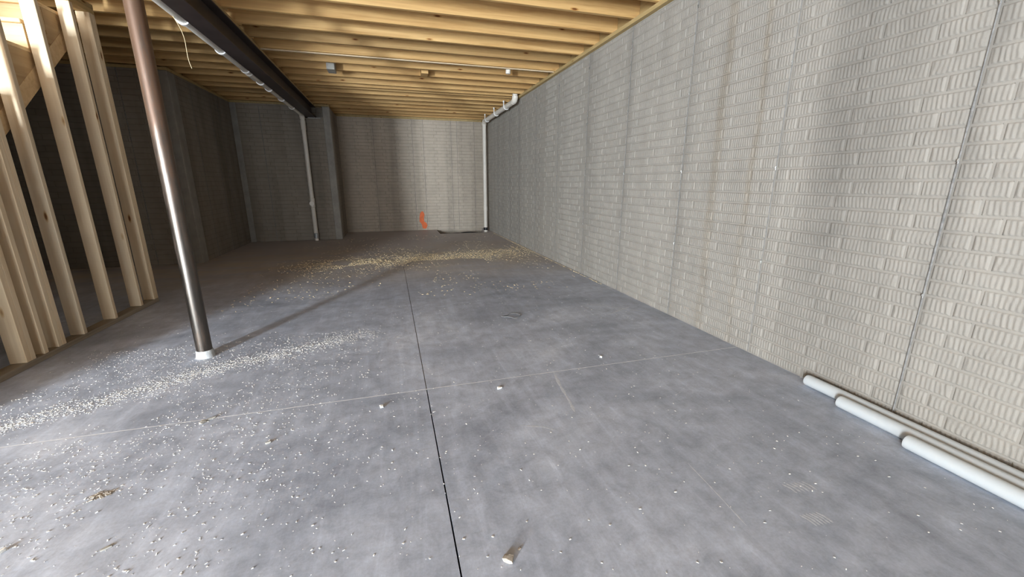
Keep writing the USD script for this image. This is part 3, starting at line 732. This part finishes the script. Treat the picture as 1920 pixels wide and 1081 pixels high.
# ------------------------------------------------------------------ litter on the floor
def flakes(xy, size, seed, lift=0.0):
    """Many small thin shavings lying on the slab, each a little tilted solid."""
    r = np.random.default_rng(seed)
    n = len(xy)
    L = size * (0.5 + r.random(n) ** 2 * 1.2); Wd = L * (0.25 + 0.5 * r.random(n)); T = 0.0006 + L * 0.08
    yaw = r.random(n) * 2 * np.pi; tilt = (r.random(n) - 0.5) * 0.5
    base = np.array([(-1, -1, 0), (1, -1, 0), (1, 1, 0), (-1, 1, 0), (-.8, -.8, 1), (.8, -.7, 1), (.7, .8, 1), (-.8, .7, 1)], float)
    v = np.repeat(base[None], n, 0) * np.stack([L / 2, Wd / 2, T], 1)[:, None]
    z = v[..., 2] + v[..., 0] * np.tan(tilt)[:, None]
    z = z - z.min(1, keepdims=True)
    x = v[..., 0] * np.cos(yaw)[:, None] - v[..., 1] * np.sin(yaw)[:, None] + xy[:, :1]
    y = v[..., 0] * np.sin(yaw)[:, None] + v[..., 1] * np.cos(yaw)[:, None] + xy[:, 1:2]
    f = np.array([(0, 2, 1), (0, 3, 2), (4, 5, 6), (4, 6, 7), (0, 1, 5), (0, 5, 4), (1, 2, 6), (1, 6, 5), (2, 3, 7), (2, 7, 6), (3, 0, 4), (3, 4, 7)])
    F = (np.arange(n)[:, None, None] * 8 + f[None]).reshape(-1, 3)
    return np.stack([x, y, z + lift + 0.0003], -1).reshape(-1, 3), F


def along(pts, n, spread, seed):
    r = np.random.default_rng(seed)
    pts = np.array(pts, float)
    t = r.random(n) * (len(pts) - 1)
    i = np.minimum(t.astype(int), len(pts) - 2); u = (t - i)[:, None]
    return pts[i] * (1 - u) + pts[i + 1] * u + r.normal(size=(n, 2)) * spread


def clumped(xy, scale, cut, seed):
    nse = meshkit.fbm(np.column_stack([xy * scale, np.full(len(xy), seed * 7.1)]), 3, seed)
    return xy[nse > cut]


def inside(xy):
    return xy[(xy[:, 0] > XO) & (xy[:, 0] < W - 0.02) & (xy[:, 1] > 0.2) & ~((xy[:, 0] > 1.05) & (xy[:, 1] > 9.7)) & (xy[:, 1] < 10.6)]


r_ = np.random.default_rng(77)
near = np.column_stack([r_.uniform(-2.2, 2.1, 1500), r_.uniform(0.6, 4.15, 1500)])
leftp = np.column_stack([r_.uniform(-2.1, 0.3, 8500), r_.uniform(0.7, 3.4, 8500)])
leftp = leftp[r_.random(len(leftp)) < np.clip((0.25 - leftp[:, 0]) / 1.6, 0, 1)]
streak_ = along([(-2.2, 2.22), (-1.93, 2.42), (-1.59, 2.60), (-1.18, 2.87), (-0.74, 3.05), (-0.25, 3.28)], 4200, (0.07, 0.055), 3)
sd = np.vstack([near, clumped(leftp, 2.2, 0.44, 2), clumped(streak_, 5, 0.36, 5)])
single('wood_shavings', flakes(inside(sd), 0.0056, 1), flake_pale, 'pale wood shavings strewn over the near floor, thickest in a streak by the column', 'sawdust', kind='stuff')
far1 = along([(-1.0, 6.3), (-0.45, 6.45), (0.5, 6.5), (1.3, 6.6), (2.3, 7.0)], 6500, (0.30, 0.28), 8)
far2 = np.column_stack([r_.uniform(-1.6, 2.3, 2600), r_.uniform(4.2, 9.6, 2600)])
base_line = np.column_stack([W - 0.012 - np.abs(r_.normal(size=900)) * 0.012, r_.uniform(4.2, 9.6, 900)])
far1 = far1[far1[:, 1] > 4.2]
sd2 = np.vstack([clumped(far1, 2.6, 0.46, 12), clumped(far2, 1.4, 0.47, 13), base_line])
single('sawdust', flakes(inside(sd2), 0.0135, 9), flake_tan, 'tan sawdust scattered in a patch across the far floor', 'sawdust', kind='stuff')


def chunk(cx, cyy, L, Wd, T, yaw, seed, mat, name, label, cat, rough=0.18):
    r = np.random.default_rng(seed)
    pts = np.array([(x, y, z) for x in (-1, -.3, .4, 1) for y in (-1, 0.1, 1) for z in (0, 1)], float)
    pts += r.normal(size=pts.shape) * rough
    pts[:, 2] = np.clip(pts[:, 2], 0, 1.2)
    p = pts * (L / 2, Wd / 2, T)
    c, s_ = math.cos(yaw), math.sin(yaw)
    h = trimesh.convex.convex_hull(np.stack([cx + p[:, 0] * c - p[:, 1] * s_, cyy + p[:, 0] * s_ + p[:, 1] * c, p[:, 2] + 0.0003], -1))
    return single(name, h, mat, label, cat)


chunk(0.283, 1.003, 0.030, 0.020, 0.012, -0.5, 1, chip_wood, 'wood_chip', 'splintered wood chip at the bottom edge of the photo, near the dark joint', 'wood chip')
chunk(0.33, 1.03, 0.010, 0.006, 0.005, 0.4, 2, chip_wood, 'wood_chip', 'tiny splinter just right of the big chip at the bottom edge', 'wood chip')
chunk(-0.98, 2.18, 0.030, 0.014, 0.010, 0.9, 3, grey_wood, 'wood_chip', 'dark pointed scrap lying on the pale cross joint, left half', 'wood chip')
chunk(-0.955, 2.205, 0.034, 0.007, 0.008, 0.6, 4, grey_wood, 'wood_chip', 'thin dark sliver touching the scrap on the cross joint', 'wood chip')
pile = along([(-1.165, 1.71), (-1.135, 1.725)], 70, (0.014, 0.010), 31)
single('flake_pile', flakes(pile, 0.011, 32), chip_wood, 'small heap of brown wood flakes at the lower left of the floor', 'wood flakes', kind='stuff')
chunk(-0.62, 1.90, 0.02, 0.01, 0.008, 0.3, 5, grey_wood, 'wood_chip', 'dark crumb on the floor between the flake heap and the joint crossing', 'wood chip')
chunk(-1.30, 1.50, 0.018, 0.012, 0.008, 1.3, 6, flake_pale, 'wood_chip', 'pale crumb left of the flake heap', 'wood chip')
chunk(-0.98, 1.42, 0.026, 0.009, 0.005, 0.5, 7, grey_wood, 'wood_chip', 'flat grey sliver in front of the flake heap', 'wood chip')
chunk(0.54, 2.10, 0.022, 0.014, 0.008, 0.2, 8, flake_pale, 'wood_chip', 'white pebble-like crumb just before the cross joint, right of the crossing', 'wood chip')
chunk(-0.12, 2.08, 0.020, 0.014, 0.009, 2.0, 9, flake_pale, 'wood_chip', 'white crumb just before the cross joint, left of the crossing', 'wood chip')
chunk(1.33, 2.33, 0.020, 0.014, 0.009, 1.0, 10, flake_pale, 'wood_chip', 'white crumb beside the cross joint towards the right wall', 'wood chip')
t_ = np.linspace(0, 2 * np.pi, 30)
loop = np.stack([0.98 + 0.075 * np.cos(t_) + 0.015 * np.cos(3 * t_), 3.36 + 0.055 * np.sin(t_) + 0.012 * np.sin(2 * t_), 0.005 + 0.003 * np.sin(2 * t_)], -1)
single('wire_loop', tube(loop, 0.003, 6, caps=False), strap_grey, 'small loop of grey strapping lying in the middle of the floor', 'strap', smooth=40)
